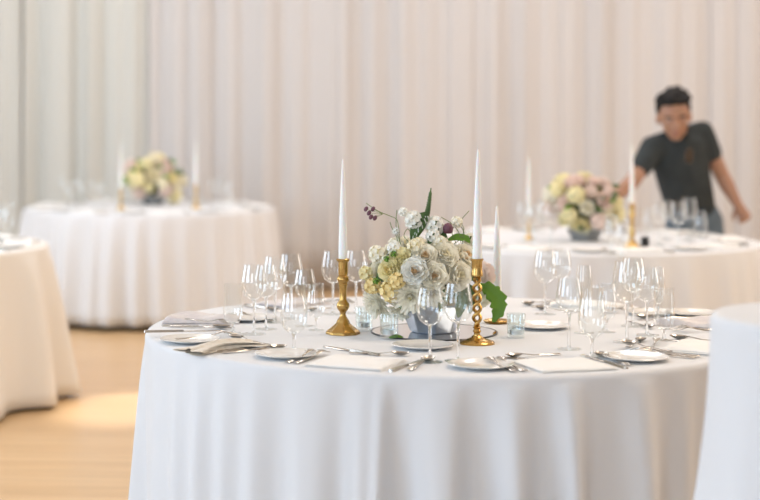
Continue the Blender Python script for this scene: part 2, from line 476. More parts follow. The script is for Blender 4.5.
# napkins: folded cloth with layered edges and slight waviness
def folded(w, d, h, mat, seed, layers=3, wave=.003, name='folded_napkin'):
    rnd = random.Random(seed); b = MB(); lh = h/layers
    for L in range(layers):
        ox, oy = rnd.uniform(-.003, .003), rnd.uniform(-.003, .003); ww, dd = w-.004*L, d-.006*L
        p1, p2 = rnd.uniform(0, 6), rnd.uniform(0, 6)
        def surf(top):
            def fn(u, v):
                e = min(u, 1-u, v, 1-v); rnd_ = min(1, e*14)**.5
                zz = L*lh+(lh*(.25+.75*rnd_) if top else 0)+(wave*(L+1)/layers*(.5+.5*math.sin(u*7+p1)*math.sin(v*5+p2))*rnd_ if top else 0)
                return ((u-.5)*ww+ox, (v-.5)*dd+oy, zz)
            return fn
        b.grid(surf(True), 16, 16); b.grid(surf(False), 2, 2)
        for k in range(4):
            def side(u, v, k=k):
                q = [(u, 0), (1, u), (1-u, 1), (0, 1-u)][k]
                return ((q[0]-.5)*ww+ox, (q[1]-.5)*dd+oy, L*lh+v*lh*.25)
            b.grid(side, 8, 1)
    return b.build(name, mat)
def gathered(l, w, h, mat, seed):
    """napkin gathered loosely lengthwise, fanning at one end"""
    rnd = random.Random(seed); ph = [rnd.uniform(0, 6) for _ in range(4)]
    b = MB()
    def fn(u, v):
        x = (u-.5)*l
        ww = w*(.45+.55*abs(2*u-.9)**1.3)
        a = v*2*PI
        fold = 1+.25*math.sin(5*a+ph[0]+2*u)+.12*math.sin(9*a+ph[1]-3*u)
        y = ww/2*math.cos(a)*fold
        zz = h/2*(1+math.sin(a)*fold*.9)*(1-.45*abs(2*u-1)**2)
        return (x+.012*math.sin(3*a+ph[2]), y, max(.0003, zz))
    b.grid(fn, 26, 40)
    return b.build('gathered_napkin', mat)

# cutlery (lying, length along +x, tip at +x)
def blade_outline(b, pts, th, z0, arch=lambda x: 0, mi=0):
    """pts: list of (x, halfwidth); flat tapered bar with rounded upper face"""
    vs = []; fs = []
    for (x, w) in pts:
        z = z0+arch(x)
        for (yy, zz) in ((-w, 0), (-w*.6, th), (w*.6, th), (w, 0)): vs.append((x, yy, z+zz))
    n = len(pts)
    for i in range(n-1):
        for k in range(4):
            q = (k+1) % 4; fs.append((i*4+k, (i+1)*4+k, (i+1)*4+q, i*4+q))
    fs.append((0, 1, 2, 3)); fs.append(tuple((n-1)*4+k for k in (3, 2, 1, 0)))
    b.add(vs, fs, mi)
def make_knife():
    e = empty('table_knife', (0, 0, 0))
    b = MB(); blade_outline(b, [(-.115, .004), (-.112, .0085), (-.06, .0075), (-.01, .005), (.0, .0045)], .006, 0); b.build('handle', 'silver', e)
    b = MB(); blade_outline(b, [(0, .0045), (.006, .008), (.05, .0095), (.09, .009), (.108, .005), (.114, .001)], .0018, .001); b.build('blade', 'silver', e)
    return e
def ar(x): return .012*math.exp(-((x-.055)/.03)**2)
def make_fork():
    e = empty('dinner_fork', (0, 0, 0))
    b = MB(); blade_outline(b, [(-.1, .005), (-.096, .0095), (-.06, .007), (0, .0028), (.03, .003), (.045, .009), (.058, .012)], .0025, .0, lambda x: .004+ar(x)); b.build('handle', 'silver', e)
    b = MB()
    for k in range(4):
        y = (k-1.5)*.0062
        b.tube([(.056, y, .0175), (.075, y, .011), (.098, y, .007)], [.0016, .0015, .0008], 6)
    b.build('tines', 'silver', e)
    return e
def make_spoon():
    e = empty('table_spoon', (0, 0, 0))
    b = MB(); blade_outline(b, [(-.095, .005), (-.091, .0095), (-.05, .0065), (.0, .0028), (.045, .0032)], .0025, .0, lambda x: .004+ar(x)*.6); b.build('handle', 'silver', e)
    b = MB()
    def fn(u, v):
        a = v*2*PI; r = u
        return (.070+.030*r*math.cos(a), .018*r*math.sin(a)*(1+.15*math.cos(a)), .0015+.010*r*r)
    b.grid(fn, 6, 24)
    def fn2(u, v):
        q = fn(u, v); return (q[0], q[1], q[2]+.0012)
    b.grid(fn2, 6, 24)
    b.build('bowl', 'silver', e)
    return e
CUT = {'knife': ('k', make_knife, 'table_knife', 'knife'), 'fork': ('f', make_fork, 'dinner_fork', 'fork'), 'spoon': ('s', make_spoon, 'table_spoon', 'spoon')}
def cutlery(kind, x, y, rz, lab, z=ZT, s=1, group='cutlery on the foreground table'):
    k, mk, nm, cat = CUT[kind]
    return stamp(k, mk, nm, (x, y, z), rz, lab, cat, group, s)
def cut_px(kind, ax, ay, bx, by, lab, z=ZT, s=1):
    """handle end pixel -> tip pixel; keeps real length"""
    A = P(ax, ay); B = P(bx, by); m = (A+B)/2; d = B-A
    return cutlery(kind, m.x, m.y, math.atan2(d.y, d.x), lab, z, s)

def rimpos(th, r, c=MC):                            # polar round a table, 0 towards camera
    return c[0]+r*math.sin(th), c[1]-r*math.cos(th)
def inward(th): return math.atan2(math.cos(th), -math.sin(th))
seats = [(-103, 'at the far left end of the foreground table'), (-63, 'front left of the foreground table'),
         (-24, 'at the front, left of centre'), (16.5, 'at the front, right of centre'), (55, 'at the right of the foreground table'),
         (96, 'at the right end beside the cocktail table'), (137, 'at the back right of the foreground table'),
         (177, 'at the back centre behind the flowers'), (217, 'at the back left of the foreground table')]
for i, (dg, where) in enumerate(seats):
    th = R_(dg); rz = inward(th); T = lambda tang, r: rimpos(th+math.asin(tang/r), math.hypot(tang, r) if False else r)
    # napkin
    x, y = rimpos(th, .775)
    if i in (2, 3):
        o = folded(.215, .20, .007, 'napkin_white', i, 3, .004)
        tag(o, 'flat white folded napkin ' + where, 'napkin', 'white napkins')
        o.location = (x, y, ZT); o.rotation_euler = (0, 0, th)
    elif i in (0, 5):
        o = folded(.24, .15, .010, 'napkin_grey', i, 3, .016)
        tag(o, 'pinkish grey folded napkin ' + where, 'napkin', 'coloured napkins'); o.location = (x, y, ZT); o.rotation_euler = (0, 0, th+R_(90-8*i)+.2)
    elif i in (1,):
        o = gathered(.24, .10, .026, 'napkin_beige', i)
        tag(o, 'loosely gathered beige napkin ' + where, 'napkin', 'coloured napkins'); o.location = (*P(222, 351).xy, ZT); o.rotation_euler = (0, 0, R_(46))
    else:
        o = folded(.21, .15, .012, 'napkin_white' if i != 8 else 'napkin_grey', i, 3, .006)
        tag(o, ('white folded napkin ' if i != 8 else 'grey folded napkin ') + where, 'napkin', 'white napkins' if i != 8 else 'coloured napkins'); o.location = (x, y, ZT); o.rotation_euler = (0, 0, th+.1)
    sp = .028 if i != 4 else 0
    for kind, tg, r, tx in (('fork', -.165, .76, 'outer'), ('fork', -.135, .755, 'inner'), ('knife', .135, .76, ''), ('spoon', .165, .755, '')):
        if i in (0, 1) and kind == 'fork' and tx == 'outer': continue
        x, y = T(tg, r)
        a = rz+random.Random(i*7+int(tg*1000)).uniform(-.05, .05)
        lab = (tx+' ' if tx else '')+{'fork': 'silver fork', 'knife': 'silver knife', 'spoon': 'silver spoon'}[kind]+' of the place setting '+where
        cutlery(kind, x, y, a, lab)
    x, y = rimpos(th, .60)
    if i not in (0, 1): cutlery('spoon', x, y, th+R_(185 if i % 2 else 8), 'dessert spoon lying crosswise above the napkin '+where, s=.85)
# plates that show
for px, py, lab in [(287, 358, 'bread plate beside the front left water goblet'), (481, 368.5, 'bread plate at the front edge below the twisted candlestick'),
                    (636, 361, 'bread plate at the front right under a resting spoon'), (423, 349, 'small white dish in front of the mirror, behind two wine glasses'),
                    (541, 329, 'cream plate standing between the right glass votive and the glasses'), (692, 316, 'plate at the right end beside the cocktail table'),
                    (190, 343, 'plate edge under the knife at the far left end'), (250, 321, 'plate behind the left glass cluster')]:
    plate_at(px, py, lab)
x, y = rimpos(R_(116.5), .78); stamp('plate', make_plate, 'bread_plate', (x, y, ZT), 0, 'plate at the back right rim of the foreground table', 'plate', 'bread plates on the foreground table')
cut_px('knife', 153, 338, 214, 337, 'silver knife lying along the far left end of the table', z=ZT+.014)
cut_px('fork', 190, 327, 226, 332, 'silver fork with tines up left of the small straight goblet', z=ZT+.016)
cut_px('spoon', 262, 346, 238, 341, 'silver spoon lying behind the beige napkin')
cut_px('spoon', 672, 358, 622, 349, 'silver spoon resting across the front right bread plate', z=ZT+.010)
cut_px('fork', 645, 356, 662, 340, 'silver fork pointing away beside the small goblet at right')
cut_px('knife', 560, 364, 514, 360, 'silver knife lying crosswise behind the right-hand white napkin', z=ZT+.001)
cut_px('knife', 372, 356, 330, 349, 'silver knife lying crosswise behind the left-hand white napkin', z=ZT+.001)

# ------------------------------------------------------------------ mirror, votives, candles
MX, MY = (434-PX)*4.88/F, 4.88
e = empty('mirror_plate', (MX, MY, ZT), 0, 'round mirror plate under the flower arrangement', 'mirror')
b = MB(); b.lathe([(0, .0), (.184, .0), (.184, .004), (0, .004)], 72); b.build('mirror_glass', 'mirror', e)
b = MB(); b.lathe([(.184, 0), (.188, 0), (.188, .0045), (.184, .0045)], 72, closed=True); b.build('rim', 'mirror_rim', e)

def make_votive(m='glass_thick'):
    b = MB(); b.lathe([(0, 0), (.024, 0), (.0255, .004), (.027, .068), (.0262, .070), (.0250, .068), (.0232, .012), (0, .009)], 32)
    return b.build('votive_holder', m)
def make_tealight():
    e = empty('tealight', (0, 0, 0))
    b = MB(); b.lathe([(0, 0), (.0185, 0), (.019, .014), (.0183, .014), (.018, .011), (0, .011)], 24); b.build('cup', 'tin', e)
    b = MB(); b.lathe([(0, .0112), (.0176, .0112), (.0176, .0118), (0, .0125)], 24); b.build('wax', 'wax', e)
    b = MB(); b.tube([(0, 0, .0125), (0, 0, .020)], .0007, 6); b.build('wick', 'wick', e)
    return e
for i, (px, py, z, lab) in enumerate([(389, 340, ZT+.0048, 'clear votive glass left of the silver bowl, on the mirror edge'), (364, 331, ZT, 'clear votive glass behind and right of the baluster candlestick'),
                                  (516, 338.5, ZT, 'clear bluish votive glass right of the twisted candlestick')]):
    p = P(px, py)
    stamp('votive', make_votive, 'votive_holder', (p.x, p.y, z), 0, lab, 'votive', 'glass votives round the flowers')
    stamp('tea', make_tealight, 'tealight', (p.x, p.y, z+.0092), 0, 'tealight inside the '+lab, 'candle', 'tealights in votives')

def make_taper(h, r0=.0132, lean=0, mat='wax', curl=1):
    e = empty('taper_candle', (0, 0, 0))
    b = MB(); b.lathe([(0, 0), (r0, 0), (r0, .02), (r0*.93, h*.25), (r0*.72, h*.55), (r0*.42, h*.85), (r0*.22, h*.985), (0, h)], 24); b.build('wax_stick', mat, e)
    b = MB(); b.tube([(0, 0, h-.002), (.0005*curl, 0, h+.007), (.006*curl, 0, h+.011), (.013*curl, 0, h+.009), (.018*curl, 0, h+.010)], [.0011, .001, .001, .0009, .0006], 6); b.build('wick', 'wick', e)
    return e
def octo(a, z):                                    # octagonal outline
    k = (a % (PI/4))-PI/8; return .94/math.cos(k)
CX, CY = W(343, 338, 4.85).x, 4.85
c = empty('candlestick', (CX, CY, ZT), 0, 'brass baluster candlestick with knobbed shaft on octagonal foot, left of the flowers', 'candlestick')
b = MB(); b.lathe([(0, 0), (.050, 0), (.050, .006), (.047, .010), (.039, .016), (.029, .024), (.020, .032), (.017, .042)], 64, star=octo)
b.lathe([(.017, .0415), (.0, .0425)], 64, star=octo); b.build('foot', 'brass', c)
b = MB(); b.lathe([(.0175, .040), (.014, .045), (.010, .052), (.008, .058), (.010, .066), (.016, .073), (.0195, .081), (.0185, .090), (.012, .098), (.0105, .104), (.011, .130), (.0125, .142), (.0145, .146), (.0125, .150), (.0175, .157), (.0185, .163), (.0155, .170), (.012, .174), (.0, .1745)], 40); b.build('shaft', 'brass', c)
b = MB(); b.lathe([(0, .1735), (.0135, .174), (.0145, .182), (.0140, .212), (.0195, .217), (.0205, .2205), (.0185, .2225), (.0145, .2215), (.0142, .200), (0, .200)], 40); b.build('socket', 'brass', c)
t = make_taper(.318); t.location = (CX, CY, ZT+.201); tag(t, 'tall white taper candle in the left baluster candlestick', 'candle', 'white taper candles')

DX, DY = W(477, 345, 4.64).x, 4.64
c = empty('candlestick', (DX, DY, ZT), 0, 'brass barley-twist candlestick with open spiral shaft in front of the flowers', 'candlestick')
b = MB(); b.lathe([(0, 0), (.050, 0), (.0505, .004), (.047, .008), (.030, .013), (.018, .018), (.012, .024), (0, .024)], 64); b.build('foot', 'brass', c)
b = MB(); b.lathe([(.010, .023), (.0085, .030), (.012, .036), (.0085, .042), (.0125, .047), (.0, .050)], 32); b.build('collar', 'brass', c)
b = MB()
for k in range(2):
    pts = []
    for i in range(91):
        u = i/90; a = 2*PI*2.6*u+k*PI; rr = .0100*min(1, 7*u+.25, 7*(1-u)+.25)
        pts.append((rr*math.cos(a), rr*math.sin(a), .046+u*.146))
    b.tube(pts, .0050, 10)
b.build('twisted_shaft', 'brass', c)
b = MB(); b.lathe([(0, .186), (.010, .187), (.0165, .192), (.0168, .200), (.0150, .206), (.0150, .232), (.0185, .238), (.0185, .241), (.0150, .241), (.0145, .215), (0, .215)], 40); b.build('socket', 'brass', c)
t = make_taper(.336, .0138, curl=-.5); t.location = (DX, DY, ZT+.216); t.rotation_euler = (0, R_(.7), R_(20))
tag(t, 'tall white taper candle in the barley-twist candlestick, tallest in view', 'candle', 'white taper candles')

p = P(497, 324); EX, EY = p.x, p.y
c = empty('candlestick', (EX, EY, ZT), 0, 'low brass chamber candlestick with octagonal dish, behind the twisted one', 'candlestick')
b = MB(); b.lathe([(0, 0), (.036, 0), (.043, .009), (.041, .0105), (.030, .005), (.010, .006), (0, .006)], 64, star=octo); b.build('dish', 'brass', c)
b = MB(); b.lathe([(0, .005), (.010, .006), (.006, .014), (.011, .024), (.006, .032), (.013, .038), (.0145, .056), (.017, .058), (.0145, .060), (.0135, .046), (0, .045)], 32); b.build('socket', 'brass', c)
t = make_taper(.320, .0150, curl=.4); t.location = (EX, EY, ZT+.0455); tag(t, 'slim white taper candle behind the twisted candlestick, lower than the others', 'candle', 'white taper candles')

# ------------------------------------------------------------------ flowers
def petal(b, M, w, l, cup, curl, mi=0, nu=5, nv=4):
    def fn(u, v):
        s = (v-.5)*2; wu = w*math.sin(PI*(.12+.80*u))**.7
        x = s*wu
        z = l*u
        y = -cup*(s*s)*(.4+.6*u)*-1 + curl*u*u
        return M @ Vector((x, y, z))
    b.grid(fn, nu, nv, mi)
def basis(d):
    d = Vector(d).normalized(); return d.to_track_quat('Z', 'Y').to_matrix()
def rose(r, d, loc, mats, seed, parent, name='rose', layers=4):
    rnd = random.Random(seed); b = MB(); B = basis(d)
    spec = [(3, .20, .62, 6), (4, .36, .66, 14), (5, .56, .66, 30), (6, .74, .62, 50), (7, .86, .52, 74)][:layers+1]
    for L, (n, rad, ln, tilt) in enumerate(spec):
        off = rnd.uniform(0, 6)
        for k in range(n):
            a = off+2*PI*k/n+rnd.uniform(-.15, .15); tl = R_(tilt+rnd.uniform(-7, 7))
            Rz = Matrix.Rotation(a, 3, 'Z'); Rx = Matrix.Rotation(-tl, 3, 'X')
            wd = r*rad*PI/n*1.25+r*.06
            base = Vector((0, r*rad*.35, -r*.25))
            def M3(v, Rz=Rz, Rx=Rx, base=base): return B @ (Rz @ (Rx @ v + base))
            class Q:
                def __matmul__(s, v): return M3(v)
            petal(b, Q(), wd, r*ln*rnd.uniform(.9, 1.1)+r*.12, -r*.28*rad, r*.16*rad, 1 if L == 0 else 0, 5, 5)
    b.ball((0, 0, 0), (r*.16, r*.16, r*.2), 8, 1, B)
    b.ball(B @ Vector((0, 0, -r*.25)), (r*.5, r*.5, r*.3), 10, 0, B)
    return b.build(name, mats, parent, loc=loc)
def dahlia(r, d, loc, mats, seed, parent, name='dahlia'):
    rnd = random.Random(seed); b = MB(); B = basis(d)
    for L, (n, tilt, ln) in enumerate([(6, 12, .5), (9, 26, .65), (12, 42, .8), (15, 58, .92), (18, 75, 1.0), (18, 92, .98)]):
        off = rnd.uniform(0, 6)
        for k in range(n):
            a = off+2*PI*k/n+rnd.uniform(-.1, .1); tl = R_(tilt+rnd.uniform(-6, 6))
            Rz = Matrix.Rotation(a, 3, 'Z'); Rx = Matrix.Rotation(-tl, 3, 'X')
            class Q:
                def __matmul__(s, v, Rz=Rz, Rx=Rx): return B @ (Rz @ (Rx @ v))
            petal(b, Q(), r*.13, r*ln*rnd.uniform(.9, 1.05), -r*.05, -r*.12, 1 if L < 1 else 0, 4, 2)
    b.ball((0, 0, 0), r*.3, 8, 0)
    return b.build(name, mats, parent, loc=loc)
def cluster(r, loc, mats, seed, parent, name='small_blossoms', n=26):
    rnd = random.Random(seed); b = MB()
    for k in range(n):
        z = 1-2*(k+.5)/n; a = k*2.4; q = math.sqrt(1-z*z)
        d = Vector((q*math.cos(a), q*math.sin(a), z)); c = d*r*.75*rnd.uniform(.75, 1.1); B = basis(d)
        for j in range(4):
            Rz = Matrix.Rotation(j*PI/2+k, 3, 'Z'); Rx = Matrix.Rotation(-R_(62), 3, 'X')
            class Q:
                def __matmul__(s, v, Rz=Rz, Rx=Rx): return c + B @ (Rz @ (Rx @ v))
            petal(b, Q(), r*.24, r*.40, -r*.03, 0, 0, 3, 3)
    b.ball((0, 0, 0), r*.55, 8, 1)
    return b.build(name, mats, parent, loc=loc)
def leaf(pts, w, mat, parent, name='leaf', wav=.0, serr=0):
    """blade along a polyline; widest in the middle"""
    pts = [Vector(p) for p in pts]; b = MB(); L = len(pts)-1
    side0 = None
    def at(u):
        q = min(u*L, L-1e-6); i = int(q); return pts[i].lerp(pts[i+1], q-i), (pts[i+1]-pts[i]).normalized()
    def fn(u, v):
        p, t = at(u); n = Vector((0, -1, .25)); sd = t.cross(n).normalized(); up = sd.cross(t)
        s = (v-.5)*2; ww = w*math.sin(PI*min(1, .04+.94*u))**.75
        if serr: ww *= 1+.18*math.sin(u*serr)
        return p+sd*(s*ww)+up*(abs(s)*ww*.25)+up*wav*math.sin(6*u)*s
    b.grid(fn, 24 if serr else 12, 6)
    o = b.build(name, mat, parent)
    md = o.modifiers.new('s', 'SOLIDIFY'); md.thickness = .0004
    return o

FX, FY = W(424, 300, 4.87).x, 4.87
arr = empty('flower_arrangement', (FX, FY, ZT+.0048), 0, 'large low arrangement of white and yellow garden flowers in a silver-grey bowl', 'flower arrangement')
O = Vector((FX, FY, ZT+.0048))
def wl(px, py, dy=0):                              # world point at arrangement depth, in the arrangement's frame
    return W(px, py, FY+dy)-O
# bowl: faceted, tapering, with rim
def hexa(a, z):
    k = (a % (PI/4))-PI/8; return .96/math.cos(k)
b = MB(); b.lathe([(0, 0), (.062, 0), (.066, .004), (.095, .078), (.098, .080), (.098, .086), (.093, .086), (.064, .012), (0, .012)], 64, star=hexa); b.build('bowl', 'zinc', arr, loc=((433-424)*FY/F, 0, 0))
EC = wl(422, 272); ER = (.150, .125, .105)
b = MB(); b.ball((0, 0, 0), (.125, .10, .080), 20); b.build('foam_and_moss', 'moss', arr, loc=EC)
def dep(px, py):
    """depth offset so that a bloom sits on the front of the mound"""
    q = wl(px, py)-EC; s = 1-(q.x/(ER[0]*1.1))**2-(q.z/(ER[2]*1.15))**2
    return -ER[1]*math.sqrt(max(0, s))
def pxm(r): return r*FY/F
blooms = [  # px, py, r px, kind, mats, dy extra
 (425, 256, 12, 'rose', ('rose_white', 'rose_heart'), 0), (446, 255, 12.5, 'rose', ('rose_white', 'rose_cream'), 0), (415, 271, 13, 'rose', ('white_petal', 'rose_heart'), -.012),
 (434, 276, 13, 'rose', ('rose_white', 'rose_heart'), -.012), (458, 275, 14, 'rose', ('rose_white', 'rose_cream'), -.01), (465, 256, 12, 'rose', ('rose_white', 'rose_heart'), .01),
 (400, 260, 12, 'rose', ('pale_yellow', 'pale_yellow'), .01), (389, 270, 11, 'rose', ('pale_yellow', 'yellow'), 0), (411, 295, 17, 'dahlia', ('rose_white', 'pale_yellow'), -.01),
 (432, 293, 13, 'dahlia', ('rose_white', 'rose_cream'), -.01), (391, 291, 10, 'cluster', ('yellow', 'pale_yellow'), -.01), (397, 281, 8, 'cluster', ('yellow', 'pale_yellow'), -.02),
 (379, 303, 16, 'dahlia', ('rose_white', 'pale_yellow'), -.01), (401, 309, 11, 'dahlia', ('rose_white', 'pale_yellow'), -.01), (424, 309, 10, 'rose', ('rose_white', 'rose_cream'), -.005), (444, 310, 10, 'rose', ('rose_cream', 'rose_cream'), .0), (373, 286, 8, 'cluster', ('yellow', 'pale_yellow'), 0), (377, 254, 8, 'cluster', ('rose_white', 'pale_yellow'), .02),
 (366, 273, 7, 'cluster', ('pale_yellow', 'yellow'), 0), (387, 263, 7, 'cluster', ('rose_white', 'pale_yellow'), .02), (413, 220, 8.5, 'cluster', ('white_petal', 'white_petal'), 0), (403, 212, 4.5, 'cluster', ('white_petal', 'white_petal'), 0),
 (394, 248, 6.5, 'cluster', ('white_petal', 'rose_white'), 0), (435, 226, 9, 'cluster', ('white_petal', 'leaf'), 0), (433, 236, 6.5, 'cluster', ('white_petal', 'leaf'), 0),
 (457, 222, 5.5, 'cluster', ('rose_white', 'white_petal'), 0), (416, 246, 8, 'cluster', ('rose_cream', 'pale_yellow'), 0), (452, 294, 11, 'rose', ('rose_cream', 'rose_cream'), 0),
 (396, 231, 3.6, 'cluster', ('white_petal', 'leaf'), 0), (470, 240, 7, 'cluster', ('rose_white', 'leaf'), .03), (440, 243, 7, 'cluster', ('rose_white', 'pale_yellow'), .01),
 (486, 275, 13, 'rose', ('blush', 'blush'), .09), (484, 296, 12, 'rose', ('rose_white', 'blush'), .09), (372, 296, 8, 'cluster', ('white_petal', 'rose_white'), .02)]
for i, (px, py, r, kind, mats, dy) in enumerate(blooms):
    d = dep(px, py)+dy
    p = wl(px, py, d); n = (p-EC); n = Vector((n.x*.8, n.y-.06, n.z*1.0+.02))
    if kind == 'rose': rose(pxm(r)*1.2, n, p, list(mats), i, arr)
    elif kind == 'dahlia': dahlia(pxm(r)*1.15, n, p, list(mats), i, arr)
    else: cluster(pxm(r)*1.12, p, list(mats), i, arr)
# the back of the mound, seen from the side
rnd = random.Random(77)
for i in range(16):
    a = PI*(i+.5)/16; el = [.1, .55, .95][i % 3]
    d = Vector((math.cos(a)*math.cos(el), math.sin(a)*math.cos(el), math.sin(el)))
    p = EC+Vector((d.x*ER[0]*.9, d.y*ER[1]*.95, d.z*ER[2]*.9))
    if i % 3 == 2: cluster(.028, p, ['rose_white', 'pale_yellow'], 100+i, arr)
    else: rose(.036, d, p, ['rose_white', 'rose_cream'] if i % 2 else ['pale_yellow', 'yellow'], 100+i, arr, layers=3)
# leaves
leaf([wl(412, 243), wl(415, 230), wl(421, 218), wl(428, 212)], .017, 'leaf', arr)
leaf([wl(446, 243), wl(442, 236), wl(438, 226)], .014, 'leaf', arr)
leaf([wl(448, 240), wl(456, 237), wl(466, 238), wl(470, 243)], .011, 'leaf_bright', arr)
leaf([wl(428, 244), wl(432, 238), wl(440, 240)], .011, 'leaf', arr)
leaf([wl(430, 292, -.10), wl(440, 290, -.12), wl(446, 300, -.12)], .012, 'leaf', arr)
leaf([wl(441, 285, -.11), wl(444, 298, -.12), wl(440, 312, -.12)], .014, 'leaf', arr)
leaf([wl(455, 288, -.09), wl(462, 300, -.1), wl(458, 318, -.1)], .018, 'leaf', arr)
leaf([wl(462, 284, -.07), wl(472, 292, -.07), wl(470, 314, -.06)], .016, 'leaf', arr)
leaf([wl(398, 284, -.09), wl(406, 280, -.12), wl(410, 283, -.12)], .009, 'leaf', arr)
leaf([wl(376, 274, -.06), wl(384, 276, -.08), wl(393, 280, -.1)], .004, 'leaf', arr)
leaf([wl(398, 262, -.03), wl(391, 256, -.03), wl(384, 258, -.02)], .008, 'leaf', arr)
for k, (x, y) in enumerate([(387, 259), (394, 254), (376, 281), (402, 305), (424, 305)]):
    cluster(pxm(3.6), wl(x, y, dep(x, y)-.01), ['leaf_bright', 'leaf'], 200+k, arr, 'green_bud', 14)
leaf([wl(478, 286, .05), wl(489, 289, .04), wl(497, 298, .04), wl(499, 310, .03), wl(493, 322, .03)], .026, 'leaf_bright', arr, serr=40)
leaf([wl(404, 338, -.12), wl(396, 336, -.13), wl(388, 338, -.13)], .006, 'leaf_bright', arr)
for k in range(14):
    a = rnd.uniform(0, PI); p = EC+Vector((math.cos(a)*.13, math.sin(a)*.11, rnd.uniform(-.07, .05)))
    q = p+Vector((math.cos(a)*.05, math.sin(a)*.05, rnd.uniform(-.02, .03)))
    leaf([p, (p+q)/2+Vector((0, 0, .01)), q], .014, 'leaf', arr)
# veronica spike: core with little white buds
def curve(ps, n=20):
    ps = [Vector(p) for p in ps]; out = []
    for i in range(n+1):
        u = i/n*(len(ps)-1); k = min(int(u), len(ps)-2); f = u-k
        p0, p1, p2, p3 = ps[max(k-1, 0)], ps[k], ps[k+1], ps[min(k+2, len(ps)-1)]
        out.append(.5*((2*p1)+(p2-p0)*f+(2*p0-5*p1+4*p2-p3)*f*f+(3*p1-p0-3*p2+p3)*f**3))
    return out
sp = curve([wl(409, 246), wl(416, 236), wl(424, 224), wl(428, 210), wl(431, 188)], 40)
b = MB(); b.tube(sp, [.004+.0035*math.sin(PI*min(1, i/34))+.0008 if i < 38 else .0018 for i in range(41)], 8)
for i in range(34):
    for k in range(7):
        a = k*2*PI/7+i*.5; rr = .0105*math.sin(PI*(i+3)/42)**.7
        dv = Vector((math.cos(a), math.sin(a), .4))
        b.ball(sp[i+2]+dv*rr*.8, (.0019, .0019, .0024), 6, 1 if i < 24 and (i+k) % 2 else 0)
b.build('flower_spike', ['leaf', 'white_petal'], arr)
def stemline(name, ps, r=.0012, mat='stem'):
    b = MB(); b.tube(curve(ps, 24), r, 6); return b.build(name, mat, arr)
stemline('stem', [wl(400, 246), wl(399, 232), wl(397, 220), wl(390, 216), wl(378, 211), wl(366, 203)])
stemline('stem', [wl(397, 247), wl(397, 238), wl(392, 228), wl(390, 222)])
stemline('stem', [wl(402, 247), wl(398, 236), wl(396, 224), wl(397, 210)])
stemline('stem', [wl(410, 243), wl(404, 236), wl(408, 229), wl(413, 238)])
stemline('stem', [wl(454, 244), wl(461, 238), wl(464, 229), wl(461, 221), wl(469, 211)])
stemline('stem', [wl(461, 243), wl(459, 233), wl(452, 224), wl(441, 217)])
stemline('stem', [wl(456, 243), wl(452, 232), wl(457, 224), wl(464, 232), wl(462, 244)])
for nm, (x, y, dx_, dy_) in zip(['x']*5, [(369, 213, -1, -2), (373, 209, 2, -1), (371, 217, 0, 2), (375, 218, 1, 3), (366, 209, -2, -2)]):
    b = MB(); b.ball((0, 0, 0), (.0062, .005, .0085), 10, 0, Matrix.Rotation(R_(30), 3, 'Y')); b.tube([(0, 0, 0), tuple(wl(383, 214)-wl(x, y))], .0006, 5, 1)
    b.build('purple_bud', ['plum', 'stem'], arr, loc=wl(x, y))
b = MB(); b.lathe([(0, .016), (.010, .012), (.0155, .002), (.014, -.012), (.010, -.016), (.0095, -.014), (.012, -.004), (0, .008)], 14); b.build('fritillary_bell', 'plum', arr, loc=wl(448, 228, -.02))

# ------------------------------------------------------------------ background tables
def small_arrangement(px, py, Y, wpx, hpx, seed, pal, label, bowl_px=0):
    O2 = P(px, py); O2.y = Y; O2.x = (px-PX)*Y/F; O2.z = ZT
    e = empty('flower_arrangement', O2, 0, label, 'flower arrangement')
    k = Y/F; b = MB(); b.lathe([(0, 0), (.062, 0), (.088, .052), (.091, .060), (.086, .060), (.062, .012), (0, .012)], 48, star=hexa); b.build('bowl', 'pewter', e)
    rx, rz = wpx/2*k, hpx/2*k; c = Vector((0, 0, .055+rz*.72))
    b = MB(); b.ball((0, 0, 0), (rx*.62, rx*.5, rz*.6), 16); b.build('foam_and_moss', 'moss', e, loc=c)
    rnd = random.Random(seed); n = 34
    for i in range(n):
        zz = 1-1.75*(i+.5)/n; a = i*2.4+seed; q = math.sqrt(max(0, 1-zz*zz))
        d = Vector((q*math.cos(a), q*math.sin(a), zz)); s = rnd.uniform(.66, .98)
        p = c+Vector((d.x*rx*s, d.y*rx*.85*s, d.z*rz*s)); m = rnd.choice(pal)
        rr = rnd.uniform(.046, .068)*(rx/.19)**.6
        if rnd.random() < .62: rose(rr, d, p, list(m), seed*50+i, e, layers=3)
        else: cluster(rr*.85, p, list(m), seed*50+i, e)
    for i in range(18):
        a = rnd.uniform(0, 2*PI); el = rnd.uniform(-.15, 1.0); d = Vector((math.cos(a)*math.cos(el), math.sin(a)*math.cos(el), math.sin(el)))
        p = c+Vector((d.x*rx*.7, d.y*rx*.6, d.z*rz*.7)); q = c+Vector((d.x*rx*1.18, d.y*rx, d.z*rz*1.12))
        leaf([p, (p+q)/2+Vector((0, 0, .012)), q], .013, rnd.choice(['leaf', 'leaf_bright']), e)
    return e
small_arrangement(585, 243, 8.45, 74, 66, 3, [('rose_white', 'rose_cream'), ('blush', 'pink'), ('pale_yellow', 'leaf'), ('pale_yellow', 'pale_yellow'), ('blush', 'blush')],
                  'blurred low bowl of pink, cream and green flowers on the right background table')
small_arrangement(153, 205, 11.8, 60, 48, 5, [('pale_yellow', 'yellow'), ('blush', 'pink'), ('rose_cream', 'rose_cream'), ('pale_yellow', 'pale_yellow')],
                  'small blurred arrangement of cream and peach flowers on the back left table')
ORD = ['first', 'second', 'third', 'fourth', 'fifth', 'sixth', 'seventh', 'eighth', 'ninth', 'tenth', 'eleventh', 'twelfth', 'thirteenth', 'fourteenth']
